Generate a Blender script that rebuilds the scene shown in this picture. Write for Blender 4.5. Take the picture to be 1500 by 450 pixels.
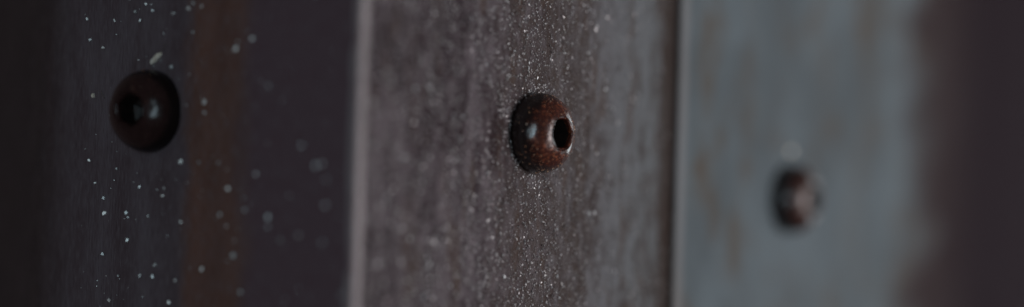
import bpy, bmesh, math, random
from mathutils import Vector, Matrix, noise

S = bpy.context.scene
for o in list(bpy.data.objects): bpy.data.objects.remove(o)
R = math.radians
D = 0.014                       # screw head diameter, metres
FPX = 1860.0                    # focal length in photo pixels (photo 1500 x 450)
DF = 15.9 * D                   # focus distance
ROLL = 1.7

# ------------------------------------------------------------ camera
cam = bpy.data.cameras.new("camera")
camo = bpy.data.objects.new("camera", cam); S.collection.objects.link(camo); S.camera = camo
cam.sensor_width = 36.0
cam.lens = 36.0 * FPX / 1500.0
cam.clip_start = 0.01; cam.clip_end = 50
camo.matrix_world = Matrix.Rotation(R(90), 4, 'X') @ Matrix.Rotation(R(ROLL), 4, 'Z')
cam.dof.use_dof = True
cam.dof.focus_distance = DF
cam.dof.aperture_fstop = cam.lens / 1000.0 / (0.070 * DF)
cam.dof.aperture_blades = 0

# ------------------------------------------------------------ world, lamps, exposure
W = bpy.data.worlds.new("World"); S.world = W; W.use_nodes = True
W.node_tree.nodes["Background"].inputs[0].default_value = (0.86, 0.67, 0.69, 1)
W.node_tree.nodes["Background"].inputs[1].default_value = 0.060

def lamp(name, pos, target, sx, sy, power, col):
    l = bpy.data.lights.new(name, 'AREA'); l.shape = 'RECTANGLE'
    l.size, l.size_y, l.energy, l.color = sx, sy, power, col
    o = bpy.data.objects.new(name, l); S.collection.objects.link(o)
    o.location = pos
    o.rotation_euler = (Vector(target) - Vector(pos)).to_track_quat('-Z', 'Y').to_euler()
    return o
lamp("daylight_lamp", (1.45, 0.56, -0.10), (0.03, 0.24, 0), 1.1, 0.9, 5.5, (0.95, 0.98, 1.0))
lamp("window_lamp", (0.02, -0.82, 0.05), (0.0, 0.22, 0), 0.17, 0.42, 1.8, (0.66, 0.88, 1.0))

lamp("doorway_lamp", (0.98, -0.13, -0.02), (0.03, 0.24, 0), 0.26, 0.56, 6.0, (1.0, 0.90, 0.90))
lamp("sky_gap_lamp", (1.11, 1.26, 0.0), (0.03, 0.24, 0), 0.32, 1.0, 4.0, (0.86, 0.96, 1.0))

S.view_settings.view_transform = 'Standard'; S.view_settings.look = 'None'
S.view_settings.exposure = 0; S.view_settings.gamma = 1
S.view_settings.use_curve_mapping = False
S.cycles.use_denoising = True
S.cycles.max_bounces = 6

# ------------------------------------------------------------ pixel -> plane helper
class Plane:
    """vertical plate plane: local x along the plate, local -y is its front"""
    def __init__(self, ox, oy, rot):
        self.o = Vector((ox, oy, 0)); self.rot = rot
        self.t = Vector((math.cos(rot), math.sin(rot), 0))
        self.n = Vector((math.sin(rot), -math.cos(rot), 0))
    def hit(self, px, py):                  # local (x, z) under a photo pixel
        d = camo.matrix_world.to_3x3() @ Vector(((px - 750) / FPX, (225 - py) / FPX, -1))
        k = self.o.dot(self.n) / d.dot(self.n)
        p = d * k
        return (p - self.o).dot(self.t), p.z
    def world(self, x, z, lift=0.0):
        return self.o + self.t * x + Vector((0, 0, z)) + self.n * lift
def frame_at(px, py, depth):
    d = camo.matrix_world.to_3x3() @ Vector(((px - 750) / FPX, (225 - py) / FPX, -1))
    return d * depth
E = frame_at(523, 225, 13.5 * D)
PB = Plane(E.x, E.y, R(51))
PA = Plane(E.x, E.y, R(-35))
PC = Plane(PB.o.x + PB.n.x * 0.0013, PB.o.y + PB.n.y * 0.0013, R(51))

# ------------------------------------------------------------ materials
class NT:
    def __init__(self, name):
        self.m = bpy.data.materials.new(name); self.m.use_nodes = True
        self.t = self.m.node_tree
        self.b = self.t.nodes["Principled BSDF"]
        self.tc = self.t.nodes.new("ShaderNodeTexCoord")
    def put(self, sock, v):
        if hasattr(v, 'is_output'): self.t.links.new(v, sock)
        elif isinstance(v, (tuple, list)) and len(v) == 3 and sock.type == 'RGBA': sock.default_value = (*v, 1)
        else: sock.default_value = v
    def noise(self, scale, detail=4, rough=.55, stretch=(1, 1, 1), off=(0, 0, 0), dist=0.0):
        mp = self.t.nodes.new("ShaderNodeMapping"); self.t.links.new(self.tc.outputs["Object"], mp.inputs[0])
        mp.inputs[3].default_value = stretch; mp.inputs[1].default_value = off
        n = self.t.nodes.new("ShaderNodeTexNoise"); self.t.links.new(mp.outputs[0], n.inputs["Vector"])
        n.inputs["Scale"].default_value = scale; n.inputs["Detail"].default_value = detail
        n.inputs["Roughness"].default_value = rough; n.inputs["Distortion"].default_value = dist
        return n.outputs[0]
    def axis(self, k):
        s = self.t.nodes.new("ShaderNodeSeparateXYZ"); self.t.links.new(self.tc.outputs["Object"], s.inputs[0])
        return s.outputs[k]
    def math(self, op, a, b=0.0, c=0.0):
        n = self.t.nodes.new("ShaderNodeMath"); n.operation = op
        self.put(n.inputs[0], a); self.put(n.inputs[1], b); self.put(n.inputs[2], c)
        return n.outputs[0]
    def step(self, v, a, b, lo=0.0, hi=1.0):
        n = self.t.nodes.new("ShaderNodeMapRange"); n.interpolation_type = 'SMOOTHSTEP'
        self.put(n.inputs[0], v)
        for i, q in enumerate((a, b, lo, hi)): n.inputs[1 + i].default_value = q
        return n.outputs[0]
    def mix(self, f, a, b):
        n = self.t.nodes.new("ShaderNodeMix"); n.data_type = 'RGBA'
        self.put(n.inputs[0], f); self.put(n.inputs[6], a); self.put(n.inputs[7], b)
        return n.outputs[2]
    def bump(self, h, strength, dist, prev=None):
        n = self.t.nodes.new("ShaderNodeBump"); n.inputs["Strength"].default_value = strength
        n.inputs["Distance"].default_value = dist; self.put(n.inputs["Height"], h)
        if prev is not None: self.t.links.new(prev, n.inputs["Normal"])
        return n.outputs[0]
    def done(self, col, rough, spec=.5, normal=None, metal=0.0):
        self.put(self.b.inputs["Base Color"], col); self.put(self.b.inputs["Roughness"], rough)
        self.b.inputs["Specular IOR Level"].default_value = spec
        self.put(self.b.inputs["Metallic"], metal)
        if normal is not None: self.t.links.new(normal, self.b.inputs["Normal"])
        return self.m

AUB = (0.040, 0.029, 0.034)      # dark aubergine paint
def mat_left():
    q = NT("dark aubergine paint")
    x = q.axis(0)
    wob = q.math('MULTIPLY', q.math('SUBTRACT', q.noise(90, 3, .6, (1, 1, .45)), .5), .010)
    xs = q.math('ADD', x, wob)
    a0 = PA.hit(268, 225)[0]; a1 = PA.hit(362, 225)[0]
    rust = q.math('MULTIPLY', q.step(xs, a0 - .0010, a0 + .0022), q.step(xs, a1 - .004, a1 + .002, 1, 0))
    col = q.mix(q.step(q.noise(160, 5, .6, (1, 1, .25)), .35, .7), (0.109, 0.080, 0.090), (0.157, 0.131, 0.147))
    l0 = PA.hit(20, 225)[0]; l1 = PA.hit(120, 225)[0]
    col = q.mix(q.step(xs, l0, l1, .85, 0), col, (0.034, 0.024, 0.022))  # left end's fall into shade, darkened in the colour
    right = q.step(xs, a1 - .004, a1 + .002)
    col = q.mix(right, col, (0.142, 0.092, 0.108))
    brown = q.mix(q.step(q.noise(220, 5, .6, (1, 1, .3)), .35, .7), (0.165, 0.080, 0.056), (0.220, 0.108, 0.076))
    col = q.mix(q.math('MULTIPLY', rust, .85), col, brown)
    grain = q.noise(2600, 4, .6, (1, 1, .16))
    fine = q.noise(5200, 2, .5, (1, 1, .7))
    col = q.mix(q.step(grain, .45, .72, 0, .6), col, (0.200, 0.179, 0.195))
    col = q.mix(q.step(grain, .28, .45, .5, 0), col, (0.048, 0.035, 0.040))
    n = q.bump(grain, .8, .00022); n = q.bump(fine, .35, .00010, n)
    return q.done(col, q.step(q.noise(300, 4, .6, (1, 1, .3)), .3, .7, .48, .68), .35, n)

def mat_middle():
    q = NT("weathered paint with grey bloom")
    x = q.axis(0)
    xr = PB.hit(990, 225)[0]
    grad = q.step(x, xr * .35, xr * .95)
    streak = q.noise(330, 6, .68, (1, 1, .34), dist=.4)
    blot = q.noise(420, 6, .66, (1, 1, .6), (3, 1, 5))
    wide = q.noise(95, 4, .6, (1, 1, .22), (0, 4, 1))
    f = q.math('ADD', q.math('MULTIPLY', q.step(streak, .40, .62), .42), q.math('MULTIPLY', q.step(blot, .36, .66), .42))
    f = q.math('ADD', f, q.math('MULTIPLY', q.step(wide, .40, .60), .34))
    f = q.math('ADD', f, q.math('MULTIPLY', grad, .34))
    col = q.mix(q.step(f, .18, 1.10), q.mix(grad, (0.028, 0.015, 0.020), (0.040, 0.026, 0.021)), q.mix(grad, (0.130, 0.108, 0.120), (0.136, 0.150, 0.160)))
    b0, b1, b2, b3 = (PB.hit(p, 225)[0] for p in (690, 770, 845, 890))
    belt = q.math('MULTIPLY', q.step(x, b0, b1), q.step(x, b2, b3, 1, 0))
    col = q.mix(q.math('MULTIPLY', belt, q.step(blot, .36, .62, .8, .25)), col, (0.058, 0.040, 0.033))
    rust = q.step(q.noise(200, 6, .7, (1, 1, .22), (7, 0, 2)), .52, .64, 0, .8)
    col = q.mix(rust, col, (0.066, 0.039, 0.029))
    grit = q.noise(2300, 5, .68, (1, 1, .55))
    col = q.mix(q.step(grit, .56, .78, 0, .7), col, (0.29, 0.28, 0.28))
    col = q.mix(q.step(grit, .30, .46, .75, 0), col, (0.022, 0.015, 0.015))
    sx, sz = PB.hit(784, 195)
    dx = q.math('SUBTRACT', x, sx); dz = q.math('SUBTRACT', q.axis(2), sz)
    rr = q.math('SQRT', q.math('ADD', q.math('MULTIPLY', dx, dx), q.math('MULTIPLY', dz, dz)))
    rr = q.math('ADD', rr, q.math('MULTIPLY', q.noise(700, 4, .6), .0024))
    col = q.mix(q.step(rr, .50 * D + .0008, .50 * D + .0024, .85, 0), col, (0.020, 0.012, 0.010))  # contact shadow round the screw foot, painted as a dark ring
    # worn edge along the corner, with its caught light painted in
    wear_shine = q.step(q.math('ADD', x, q.math('MULTIPLY', q.noise(420, 5, .6, (1, 1, .5)), .0009)), .0014, .0026, .95, 0)
    seam_shade = q.step(q.math('ADD', x, q.math('MULTIPLY', q.noise(300, 4, .6, (1, 1, .2)), .0016)), xr - .0075, xr - .0036, 0, .9)
    col = q.mix(seam_shade, col, (0.040, 0.026, 0.020))  # gap shade beside the right plate, painted wider here
    col = q.mix(wear_shine, col, (0.40, 0.365, 0.37))
    g2 = q.noise(1000, 5, .65, (1, 1, .5))
    n = q.bump(g2, .7, .00045); n = q.bump(grit, 1.0, .00045, n)
    return q.done(col, q.step(grit, .35, .7, .55, .75), .16, n)

def mat_right():
    q = NT("grey bloom over dark paint")
    x = q.axis(0); z = q.axis(2)
    xs = PC.hit(1335, 225)[0]
    wob = q.math('MULTIPLY', q.math('SUBTRACT', q.noise(52, 3, .5, (.4, 1, 1), (1.7, 0, 4.2)), .5), .062)
    xx = q.math('ADD', x, wob)
    wob2 = q.math('MULTIPLY', q.math('SUBTRACT', q.noise(120, 4, .6, (1, 1, .5), (0, 0, 9)), .5), .022)
    xx = q.math('ADD', xx, wob2)
    col = q.mix(q.step(q.noise(42, 4, .55, (1, 1, .7)), .34, .66), (0.096, 0.116, 0.126), (0.130, 0.162, 0.178))
    col = q.mix(q.step(q.noise(75, 5, .62, (1, 1, .55), (5, 2, 1)), .47, .70, 0, .85), col, (0.100, 0.083, 0.066))
    brown = q.mix(q.step(q.noise(50, 4, .6, (1, 1, .5)), .35, .7), (0.034, 0.023, 0.024), (0.048, 0.037, 0.038))
    deep = q.mix(q.step(x, xs + .01, xs + .06), brown, (0.017, 0.010, 0.014))
    col = q.mix(q.step(xx, xs - .012, xs + .004, 0, .35), col, (0.078, 0.058, 0.050))
    col = q.mix(q.step(xx, xs - .012, xs + .020), col, deep)
    wear_shine = q.step(q.math('ADD', x, q.math('MULTIPLY', q.noise(420, 5, .6, (1, 1, .5)), .001)), PCX0 + .0024, PCX0 + .0046, .55, 0)
    wear_shine = q.math('MULTIPLY', wear_shine, q.step(x, PCX0 + .0001, PCX0 + .0004))
    col = q.mix(q.step(x, PCX0 + .0001, PCX0 + .0004, .8, 0), col, (0.05, 0.035, 0.03))  # side face darkened in the colour for its shade
    col = q.mix(wear_shine, col, (0.25, 0.25, 0.25))  # rounded lip's caught light, painted as a pale line
    grit = q.noise(1500, 5, .65, (1, 1, .5))
    return q.done(col, .85, .03, q.bump(grit, .5, .0003))

def mat_screw(name, base, rustc, amount, rough, spec=.9):
    """thing-local: screw axis is -y"""
    q = NT(name)
    g = q.noise(1500, 5, .7); g2 = q.noise(4200, 3, .6, off=(2, 0, 3)); big = q.noise(260, 4, .6, off=(0, 5, 1))
    col = q.mix(q.step(big, .35, .7), base, tuple(c * .55 for c in base))
    r = q.math('MULTIPLY', q.step(g, .50, .66), q.step(big, .30, .62, amount, amount * .35))
    col = q.mix(r, col, rustc)
    col = q.mix(q.step(g2, .66, .76, 0, amount), col, (0.42, 0.33, 0.25))
    # side wall near the plate painted black, as the head's own shade
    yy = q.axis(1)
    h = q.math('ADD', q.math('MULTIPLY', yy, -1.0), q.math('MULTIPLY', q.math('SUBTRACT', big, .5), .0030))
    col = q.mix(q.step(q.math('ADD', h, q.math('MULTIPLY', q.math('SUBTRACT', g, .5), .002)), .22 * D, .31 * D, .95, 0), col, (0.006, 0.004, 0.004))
    n = q.bump(q.noise(900, 3, .5), .12, .0003); n = q.bump(g, .22 * amount + .05, .00012, n)
    return q.done(col, q.math('ADD', rough, q.math('MULTIPLY', r, .12)), spec, n)

def mat_grit(name, stops, rough, spec=.6, metal=0.0):
    q = NT(name)
    g = q.t.nodes.new("ShaderNodeNewGeometry"); cr = q.t.nodes.new("ShaderNodeValToRGB")
    q.t.links.new(g.outputs["Random Per Island"], cr.inputs[0])
    e = cr.color_ramp.elements
    while len(e) < len(stops): e.new(.5)
    for el, (p, c) in zip(e, stops): el.position = p; el.color = (*c, 1)
    return q.done(cr.outputs[0], rough, spec, None, metal)

# ------------------------------------------------------------ builders
def link(name, me, mat=None, parent=None):
    o = bpy.data.objects.new(name, me); S.collection.objects.link(o)
    if mat: me.materials.append(mat)
    if parent: o.parent = parent
    return o
def tag(o, label=None, cat=None, group=None, kind=None):
    for k, v in (("label", label), ("category", cat), ("group", group), ("kind", kind)):
        if v: o[k] = v
    return o
def smooth(me, on=True):
    me.polygons.foreach_set("use_smooth", [on] * len(me.polygons))

def plate(profile_front, thick_pts, z0, z1, nz, rough=0.0, seed=0):
    """closed cross-section (front points then back points) extruded along z"""
    sec = profile_front + thick_pts
    bm = bmesh.new(); rows = []
    for k in range(nz + 1):
        z = z0 + (z1 - z0) * k / nz; row = []
        for i, (x, y) in enumerate(sec):
            w = 0
            if rough and i < len(profile_front):
                w = rough * noise.noise(Vector((x * 300 + seed, y * 300, z * 260)))
            row.append(bm.verts.new((x + w, y + w * .5, z)))
        rows.append(row)
    n = len(sec)
    for k in range(nz):
        for i in range(n):
            j = (i + 1) % n
            bm.faces.new((rows[k][i], rows[k][j], rows[k + 1][j], rows[k + 1][i]))
    bm.faces.new(list(reversed(rows[0]))); bm.faces.new(rows[-1])
    bmesh.ops.recalc_face_normals(bm, faces=bm.faces)
    me = bpy.data.meshes.new("steel_plate"); bm.to_mesh(me); bm.free()
    smooth(me); me.set_sharp_from_angle(angle=R(40))
    return me

def arc(cx, cy, r, a0, a1, n):
    return [(cx + r * math.cos(R(a0 + (a1 - a0) * i / n)), cy + r * math.sin(R(a0 + (a1 - a0) * i / n))) for i in range(n + 1)]

# middle plate: rounded end at the corner, standing a little proud of the left plate
RB = 0.0009
prof = [(0, .0018)] + arc(RB, RB, RB, 180, 270, 10)
xend = PB.hit(993, 225)[0]
prof += [(xend * f, 0) for f in (.12, .3, .6, .9)] + [(xend + .03, 0)]
meB = plate(prof, [(xend + .03, .0018)], -.3, .3, 240, .00007, 3)
PCX0 = PC.hit(993, 225)[0]
RC = .0009
prof = [(PCX0, .00128)] + arc(PCX0 + RC, RC, RC, 180, 270, 8) + [(PCX0 + f, 0) for f in (.01, .05, .12, .25, .45)]
meC = plate(prof, [(PCX0 + .45, .00128)], -.4, .4, 160, .00012, 8)
# left plate: flat, then rolling away from the light at its left
xa = PA.hit(118, 225)[0]
RA = .040
roll = [(xa - RA * math.sin(R(a)), RA * (1 - math.cos(R(a)))) for a in range(24, 0, -3)]
roll = [(roll[0][0] - .3 * math.cos(R(24)), roll[0][1] + .3 * math.sin(R(24)))] + roll
prof = roll + [(xa + (0.0 - xa) * f, 0) for f in (0, .25, .5, .75)] + [(-.00035, 0)]
back = [(-.00035, .003), (xa, .003)] + [(xa - (RA - .003) * math.sin(R(a)), RA - (RA - .003) * math.cos(R(a))) for a in range(3, 25, 3)]
back += [(roll[0][0], roll[0][1] + .003)]
meA = plate(prof, back, -.3, .3, 120, .00006, 1)

def place_plate(me, P, mat, label, shift=0.0):
    o = link("steel_plate", me, mat)
    o.location = P.world(0, 0, shift); o.rotation_euler = (0, 0, P.rot)
    return tag(o, label, "steel plate", "painted steel plates screwed together")
PL = -0.00012                                  # left plate lies a hair behind the corner
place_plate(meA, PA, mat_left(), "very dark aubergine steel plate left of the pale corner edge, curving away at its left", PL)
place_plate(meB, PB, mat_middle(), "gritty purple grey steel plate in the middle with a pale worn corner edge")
place_plate(meC, PC, mat_right(), "smooth blue grey steel plate at right fading into a dark brown stain")

# ------------------------------------------------------------ screws
def lathe(rings, segs, hexrings=(), jitter=0.0, seed=0):
    """rings of (radius, height); axis -y; hexrings: blend 0..1 of each ring to a hexagon"""
    bm = bmesh.new(); vs = []
    for k, (r, h) in enumerate(rings):
        row = []
        hb = hexrings[k] if hexrings else 0
        for i in range(segs):
            a = 2 * math.pi * i / segs
            s = (a + R(12)) % R(60) - R(30)
            rr = r * ((1 - hb) + hb * .90 / math.cos(s))
            p = Vector((rr * math.cos(a), -h, rr * math.sin(a)))
            if jitter:
                w = noise.noise(p * (4.2 / D) + Vector((seed, 0, 0))) + .5 * noise.noise(p * (13 / D) + Vector((seed, 4, 0)))
                p += p.normalized() * (w * jitter)
            row.append(bm.verts.new(p))
        vs.append(row)
    for k in range(len(vs) - 1):
        for i in range(segs):
            j = (i + 1) % segs
            bm.faces.new((vs[k][i], vs[k][j], vs[k + 1][j], vs[k + 1][i]))
    return bm, vs

H = .43 * D; RS = .192 * D
def head_mesh(seed):
    rings = [(.470 * D, -.10 * D), (.492 * D, -.03 * D), (.500 * D, .03 * D), (.500 * D, .075 * D)]
    # dome from the side wall up to the flat mouth
    for i in range(1, 25):
        a = i / 24 * R(72)
        rings.append((.500 * D - (1 - math.cos(a)) * .428 * D, .075 * D + math.sin(a) * (H - .075 * D) / math.sin(R(72))))
    r0, h0 = rings[-1]
    # flat, slightly raised lip, then a rounded mouth going down into the socket
    rings.append((RS + .0205 * D, h0 + .0005 * D)); rings.append((RS + .020 * D, h0 + .0006 * D))
    for a in (90, 70, 50, 30, 12, 0):
        rings.append((RS + .022 * D - .022 * D * math.cos(R(a)), h0 - .022 * D + .022 * D * math.sin(R(a))))
    rings.append((RS * .99, h0 - .07 * D))
    n = len(rings); hx = [0] * (n - 7) + [.08, .16, .28, .42, .55, .65, .75]
    bm, vs = lathe(rings, 84, hx, .0075 * D, seed)
    me = bpy.data.meshes.new("head"); bmesh.ops.recalc_face_normals(bm, faces=bm.faces)
    bm.to_mesh(me); bm.free(); smooth(me)
    return me
def socket_mesh(seed):
    rings = [(RS * 1.0, H - .055 * D), (RS * .985, H - .08 * D), (RS * .98, .14 * D), (RS * .90, .125 * D), (RS * .3, .09 * D), (.0006 * D, .07 * D)]
    bm, vs = lathe(rings, 84, [.75, .85, 1, 1, .6, 0], .003 * D, seed)
    bm.faces.new(vs[-1])
    bmesh.ops.recalc_face_normals(bm, faces=bm.faces)
    bmesh.ops.reverse_faces(bm, faces=bm.faces)
    me = bpy.data.meshes.new("socket"); bm.to_mesh(me); bm.free(); smooth(me); me.set_sharp_from_angle(angle=R(35))
    return me

mS = NT("dark socket"); mSock = mS.done(mS.mix(mS.step(mS.noise(1200, 4), .4, .7), (0.007, 0.005, 0.005), (0.022, 0.012, 0.009)), .5, .3, mS.bump(mS.noise(1500, 4), .4, .0003))
screws = []
def screw(P, px, py, lift, mat, label, seed, turn=0.0, spin=0.0):
    x, z = P.hit(px, py)
    o = bpy.data.objects.new("screw", None); S.collection.objects.link(o)
    o.empty_display_size = .005
    o.location = P.world(x, z, lift)
    o.rotation_euler = (Matrix.Rotation(P.rot + R(turn), 3, 'Z') @ Matrix.Rotation(R(spin), 3, 'Y')).to_euler()
    tag(o, label, "screw", "domed screws with hex sockets")
    link("head", head_mesh(seed), mat, o)
    link("socket", socket_mesh(seed), mSock, o)
    screws.append((o, P, x, z))
    return o
screw(PA, 223, 163, PL, mat_screw("dark brown screw paint", (0.034, 0.015, 0.014), (0.065, 0.034, 0.03), .40, .22, .36),
      "dark glossy screw on the left plate below a pale paint flake", 2, 12, 8)
screw(PB, 784, 195, 0, mat_screw("rusty screw paint", (0.048, 0.014, 0.010), (0.26, 0.076, 0.030), .95, .19, .75),
      "rust speckled red brown screw in sharp focus on the middle plate", 5, 0, -14)
far = screw(PC, 1153, 291, 0, mat_screw("red brown screw paint", (0.050, 0.017, 0.012), (0.10, 0.036, 0.02), .25, .30),
      "blurred red brown screw on the blue grey plate at right", 9, 0, 20)

far.scale = (1.14,) * 3            # a slightly larger screw

# ------------------------------------------------------------ dust and grit
def specks(name, P, pts, mat, lift0, seed, face=(0, -1, 0), jit=.4):
    """pts: (x, z, size, stretch, angle); each speck a small thin uneven flake, tilted about face"""
    rnd = random.Random(seed); V = []; F = []
    face = Vector(face).normalized()
    for x, z, s, st, an in pts:
        b = len(V)
        n = (face + Vector((rnd.gauss(0, jit), rnd.gauss(0, jit * .3), rnd.gauss(0, jit)))).normalized()
        if n.y > -.25: n.y = -.25; n.normalize()
        t = Vector((0, 0, 1)).cross(n).normalized(); u = n.cross(t)
        t, u = t * math.cos(an) + u * math.sin(an), u * math.cos(an) - t * math.sin(an)
        c = Vector((x, -lift0 - s * (.12 + .40 * math.sqrt(max(0, 1 - n.y * n.y))), z))
        rim = []
        for i in range(5):
            a = i * 1.2566 + rnd.uniform(-.4, .4); r = s * .5 * rnd.uniform(.7, 1.25)
            rim.append(t * (r * math.cos(a)) + u * (r * st * math.sin(a)))
        V += [c + p * .8 + n * s * .10 for p in rim] + [c + p * 1.1 - n * s * .16 for p in rim]
        F.append(tuple(range(b, b + 5)))
        for i in range(5):
            k = (i + 1) % 5; F.append((b + i, b + 5 + i, b + 5 + k, b + k))
    me = bpy.data.meshes.new(name); me.from_pydata(V, [], F); me.update()
    bm = bmesh.new(); bm.from_mesh(me); bmesh.ops.recalc_face_normals(bm, faces=bm.faces); bm.to_mesh(me); bm.free()
    o = link(name, me, mat); o.location = P.o; o.rotation_euler = (0, 0, P.rot)
    return o
rnd = random.Random(11)
# left plate: sparse pale dust, clustered
A = []
seen = [(62,8),(88,22),(128,28),(152,70),(168,30),(114,27),(133,58),(99,118),(90,184),(58,150),(23,178),(82,220),(106,276),(107,306),(140,268),(152,290),(153,313),(171,247),(186,312),(187,352),(188,318),(151,372),(173,404),(217,317),(205,274),(239,287),(265,325),(266,237),(241,276),(199,17),(214,6),(224,16),(206,30),(283,5),(277,12),(255,20),(300,150),(300,165),(291,238),(252,98),(218,118),(320,238),(334,276),(357,290),(359,308),(322,314),(331,332),(344,352),(334,383),(342,374),(296,394),(257,411),(227,388),(224,405),(205,404),(353,428),(394,126),(370,57),(346,71),(393,318),(393,332),(424,286),(463,243),(478,263),(472,240),(477,301),(472,356),(500,433),(375,255),(442,213),(411,352),(438,345),(12,425),(30,56),(70,74),(160,440),(95,432),(248,443),(283,47),(131,235),(40,280),(66,392)]
for px, py in seen:
    x, z = PA.hit(px, py)
    A.append((x, z, rnd.uniform(.00030, .00052) * (1.2 if px > 280 else 1.5), rnd.uniform(.8, 1.6), rnd.uniform(-.6, .6)))
for i in range(420):
    px, py = rnd.uniform(0, 520), rnd.uniform(-300, 750)
    x, z = PA.hit(px, py)
    A.append((x, z, rnd.uniform(.00008, .00022), rnd.uniform(.8, 1.8), rnd.uniform(-.7, .7)))
A = [a for a in A if a[0] > xa]
mDust = mat_grit("pale dust", ((0, (.30, .31, .31)), (.5, (.55, .57, .56)), (1, (.88, .88, .84))), .42, .5, .50)
tag(specks("dust", PA, A, mDust, PL, 4, (math.sin(R(43)), -math.cos(R(43)), .0), .11), "pale dust specks scattered over the dark left plate", "dust", None, "stuff")
# middle plate: dense grit
G = []; Bd = []
sx, sz = PB.hit(784, 195)
def clear(x, z): return math.hypot(x - sx, z - sz) > .49 * D
for i in range(42000):
    px, py = rnd.uniform(530, 985), rnd.uniform(-220, 670)
    x, z = PB.hit(px, py)
    dens = .35 + .65 * max(0, noise.noise(Vector((x * 260, z * 60, 3))) + .35)
    dens *= 1.0 if px < 860 else .35
    if rnd.random() > dens or not clear(x, z): continue
    G.append((x, z, .00012 + .00026 * rnd.random() ** 2, rnd.uniform(.7, 1.8), rnd.uniform(-.8, .8)))
for i in range(6500):
    px, py = (rnd.gauss(738, 82) if rnd.random() < .88 else rnd.uniform(540, 975)), rnd.uniform(-220, 670)
    if not 532 < px < 980: continue
    x, z = PB.hit(px, py)
    c = noise.noise(Vector((x * 330, z * 170, 9)))
    if rnd.random() > .35 + c * 1.6 or not clear(x, z): continue
    s = rnd.choice((.00016, .0002, .00025, .00034)) * (1 if 640 < px < 860 else 1.5)
    Bd.append((x, z, s, rnd.uniform(.7, 1.9), rnd.uniform(-.8, .8)))
for px, py in ((943,276),(886,131),(628,388),(629,129),(690,40),(700,62),(738,405),(870,68),(561,413),(600,350)):
    x, z = PB.hit(px, py); Bd.append((x, z, .0007, 1.1, .2))
for i in range(160):                       # crumbs packed round the foot of the screw
    a = rnd.uniform(0, 6.283); r = D * rnd.uniform(.50, .64)
    Bd.append((sx + r * math.cos(a), sz + r * math.sin(a), rnd.choice((.00014, .0002, .0003)), 1.1, a))
mG = mat_grit("grey grit", ((0, (.04, .03, .03)), (.5, (.17, .16, .16)), (1, (.50, .49, .49))), .4)
mB = mat_grit("bright grit", ((0, (.22, .2, .2)), (.55, (.42, .42, .43)), (1, (.75, .75, .75))), .50, .8, .75)
tag(specks("grit", PB, G, mG, 0, 5), "fine grey grit crusted over the middle plate", "grit", None, "stuff")
tag(specks("grit", PB, Bd, mB, 0, 6), "bright sparkling crumbs sprinkled over the middle plate", "grit", None, "stuff")

# dust on the domes of the screws
def head_profile(u):
    a = u * R(72)
    return .500 * D - (1 - math.cos(a)) * .428 * D, .075 * D + math.sin(a) * (H - .075 * D) / math.sin(R(72))
def dome_specks(o, count, smin, smax, mat, seed, arcs=None):
    rnd = random.Random(seed); V = []; F = []
    for _ in range(count):
        u = rnd.uniform(0, .95); th = rnd.uniform(0, 6.283) if arcs is None else R(rnd.gauss(*arcs))
        r, h = head_profile(u); s = rnd.uniform(smin, smax)
        p = Vector((r * math.cos(th), -h, r * math.sin(th)))
        r2, h2 = head_profile(u + .02)
        n = Vector(((h2 - h) * math.cos(th), -(r - r2), (h2 - h) * math.sin(th))).normalized()
        t = n.orthogonal().normalized(); b = n.cross(t); k = len(V)
        for i in range(5):
            a = i * 1.2566 + rnd.uniform(-.4, .4); q = s * .5 * rnd.uniform(.7, 1.3)
            V.append(p + t * q * math.cos(a) + b * q * math.sin(a) - n * s * .1)
        V.append(p + n * s * .5)
        for i in range(5): F.append((k + i, k + (i + 1) % 5, k + 5))
    me = bpy.data.meshes.new("dust"); me.from_pydata(V, [], F); me.update()
    d = link("dust", me, mat, o); d["kind"] = "stuff"
mRust = mat_grit("rust crumbs", ((0, (.10, .03, .015)), (.5, (.34, .13, .05)), (.88, (.55, .34, .18)), (1, (.85, .78, .68))), .4)
dome_specks(screws[1][0], 300, .00009, .00026, mRust, 3)
dome_specks(screws[0][0], 26, .00010, .00030, mRust, 8, (100, 38))

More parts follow.
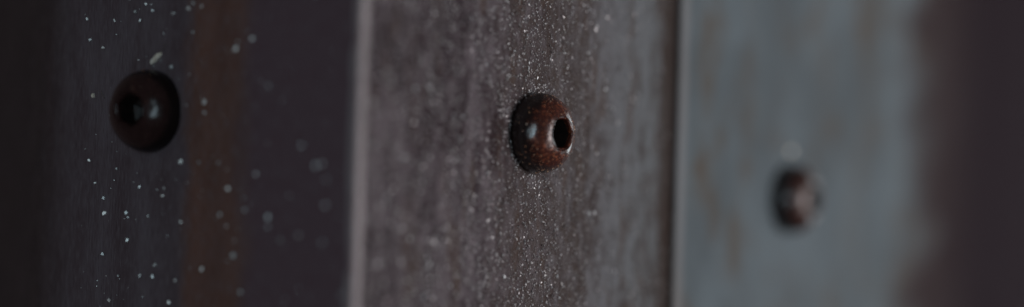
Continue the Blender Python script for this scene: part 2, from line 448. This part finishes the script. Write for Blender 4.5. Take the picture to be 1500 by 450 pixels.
# ------------------------------------------------------------ paint flakes and fibres
mFl = NT("pale flake"); mFl = mFl.done(mFl.mix(mFl.step(mFl.noise(900, 4), .4, .65), (.90, .88, .78), (.82, .76, .62)), .6, .3)
def flake(P, lift, px, py, length, width, ang, label, seed):
    x, z = P.hit(px, py); rnd = random.Random(seed)
    bm = bmesh.new(); n = 9; top = []; bot = []
    for side in (1, -1):
        for i in range(n + 1) if side == 1 else range(n - 1, 0, -1):
            f = i / n; w = width * .5 * math.sin(math.pi * (.08 + .86 * f)) ** .6 * rnd.uniform(.75, 1.15)
            top.append(((f - .5) * length, side * w))
    up = [bm.verts.new((u, -.00028 - .00018 * math.cos(u / length * 3) + rnd.uniform(-1, 1) * .00005, v)) for u, v in top]
    dn = [bm.verts.new((u * .96, -.00002, v * .9)) for u, v in top]
    bm.faces.new(up); bm.faces.new(dn[::-1])
    for i in range(len(up)):
        j = (i + 1) % len(up); bm.faces.new((up[i], up[j], dn[j], dn[i]))
    bmesh.ops.recalc_face_normals(bm, faces=bm.faces); bmesh.ops.triangulate(bm, faces=bm.faces)
    me = bpy.data.meshes.new("paint_flake"); bm.to_mesh(me); bm.free()
    o = link("paint_flake", me, mFl)
    o.location = P.world(x, z, lift)
    o.rotation_euler = (Matrix.Rotation(P.rot, 3, 'Z') @ Matrix.Rotation(-ang, 3, 'Y')).to_euler()
    return tag(o, label, "paint flake")
flake(PA, PL, 229, 86, .0034, .00095, R(33), "pale cream paint flake stuck above the dark left screw", 1)
flake(PA, PL, 137, 140, .0009, .0005, R(96), "tiny upright white flake left of the dark screw", 2)
flake(PC, 0, 1158, 222, .0019, .0013, R(20), "blurred pale flake just above the screw on the blue grey plate", 7)

mFib = NT("fibre"); mFib = mFib.done((.16, .13, .12), .6)
def fibre(P, pix, r, label, lift):
    c = bpy.data.curves.new("fibre", 'CURVE'); c.dimensions = '3D'
    sp = c.splines.new('POLY'); sp.points.add(len(pix) - 1)
    for k, (px, py) in enumerate(pix):
        x, z = P.hit(px, py); w = P.world(x, z, lift + r + .0002 * math.sin(k * 1.3) ** 2)
        sp.points[k].co = (*w, 1)
    c.bevel_depth = r; c.bevel_resolution = 1
    t = bpy.data.objects.new("t", c); S.collection.objects.link(t)
    me = bpy.data.meshes.new_from_object(t.evaluated_get(bpy.context.evaluated_depsgraph_get()))
    bpy.data.objects.remove(t)
    me.materials.clear(); smooth(me)
    return tag(link("fibre", me, mFib), label, "fibre")
fibre(PA, [(235, 80), (238, 74), (242, 71), (243, 67), (240, 66), (244, 62)], .00006, "thin dark fibre curling from the cream paint flake", PL)
fibre(PA, [(148, 133), (150, 138), (153, 144)], .00006, "short thin fibre beside the tiny white flake", PL)
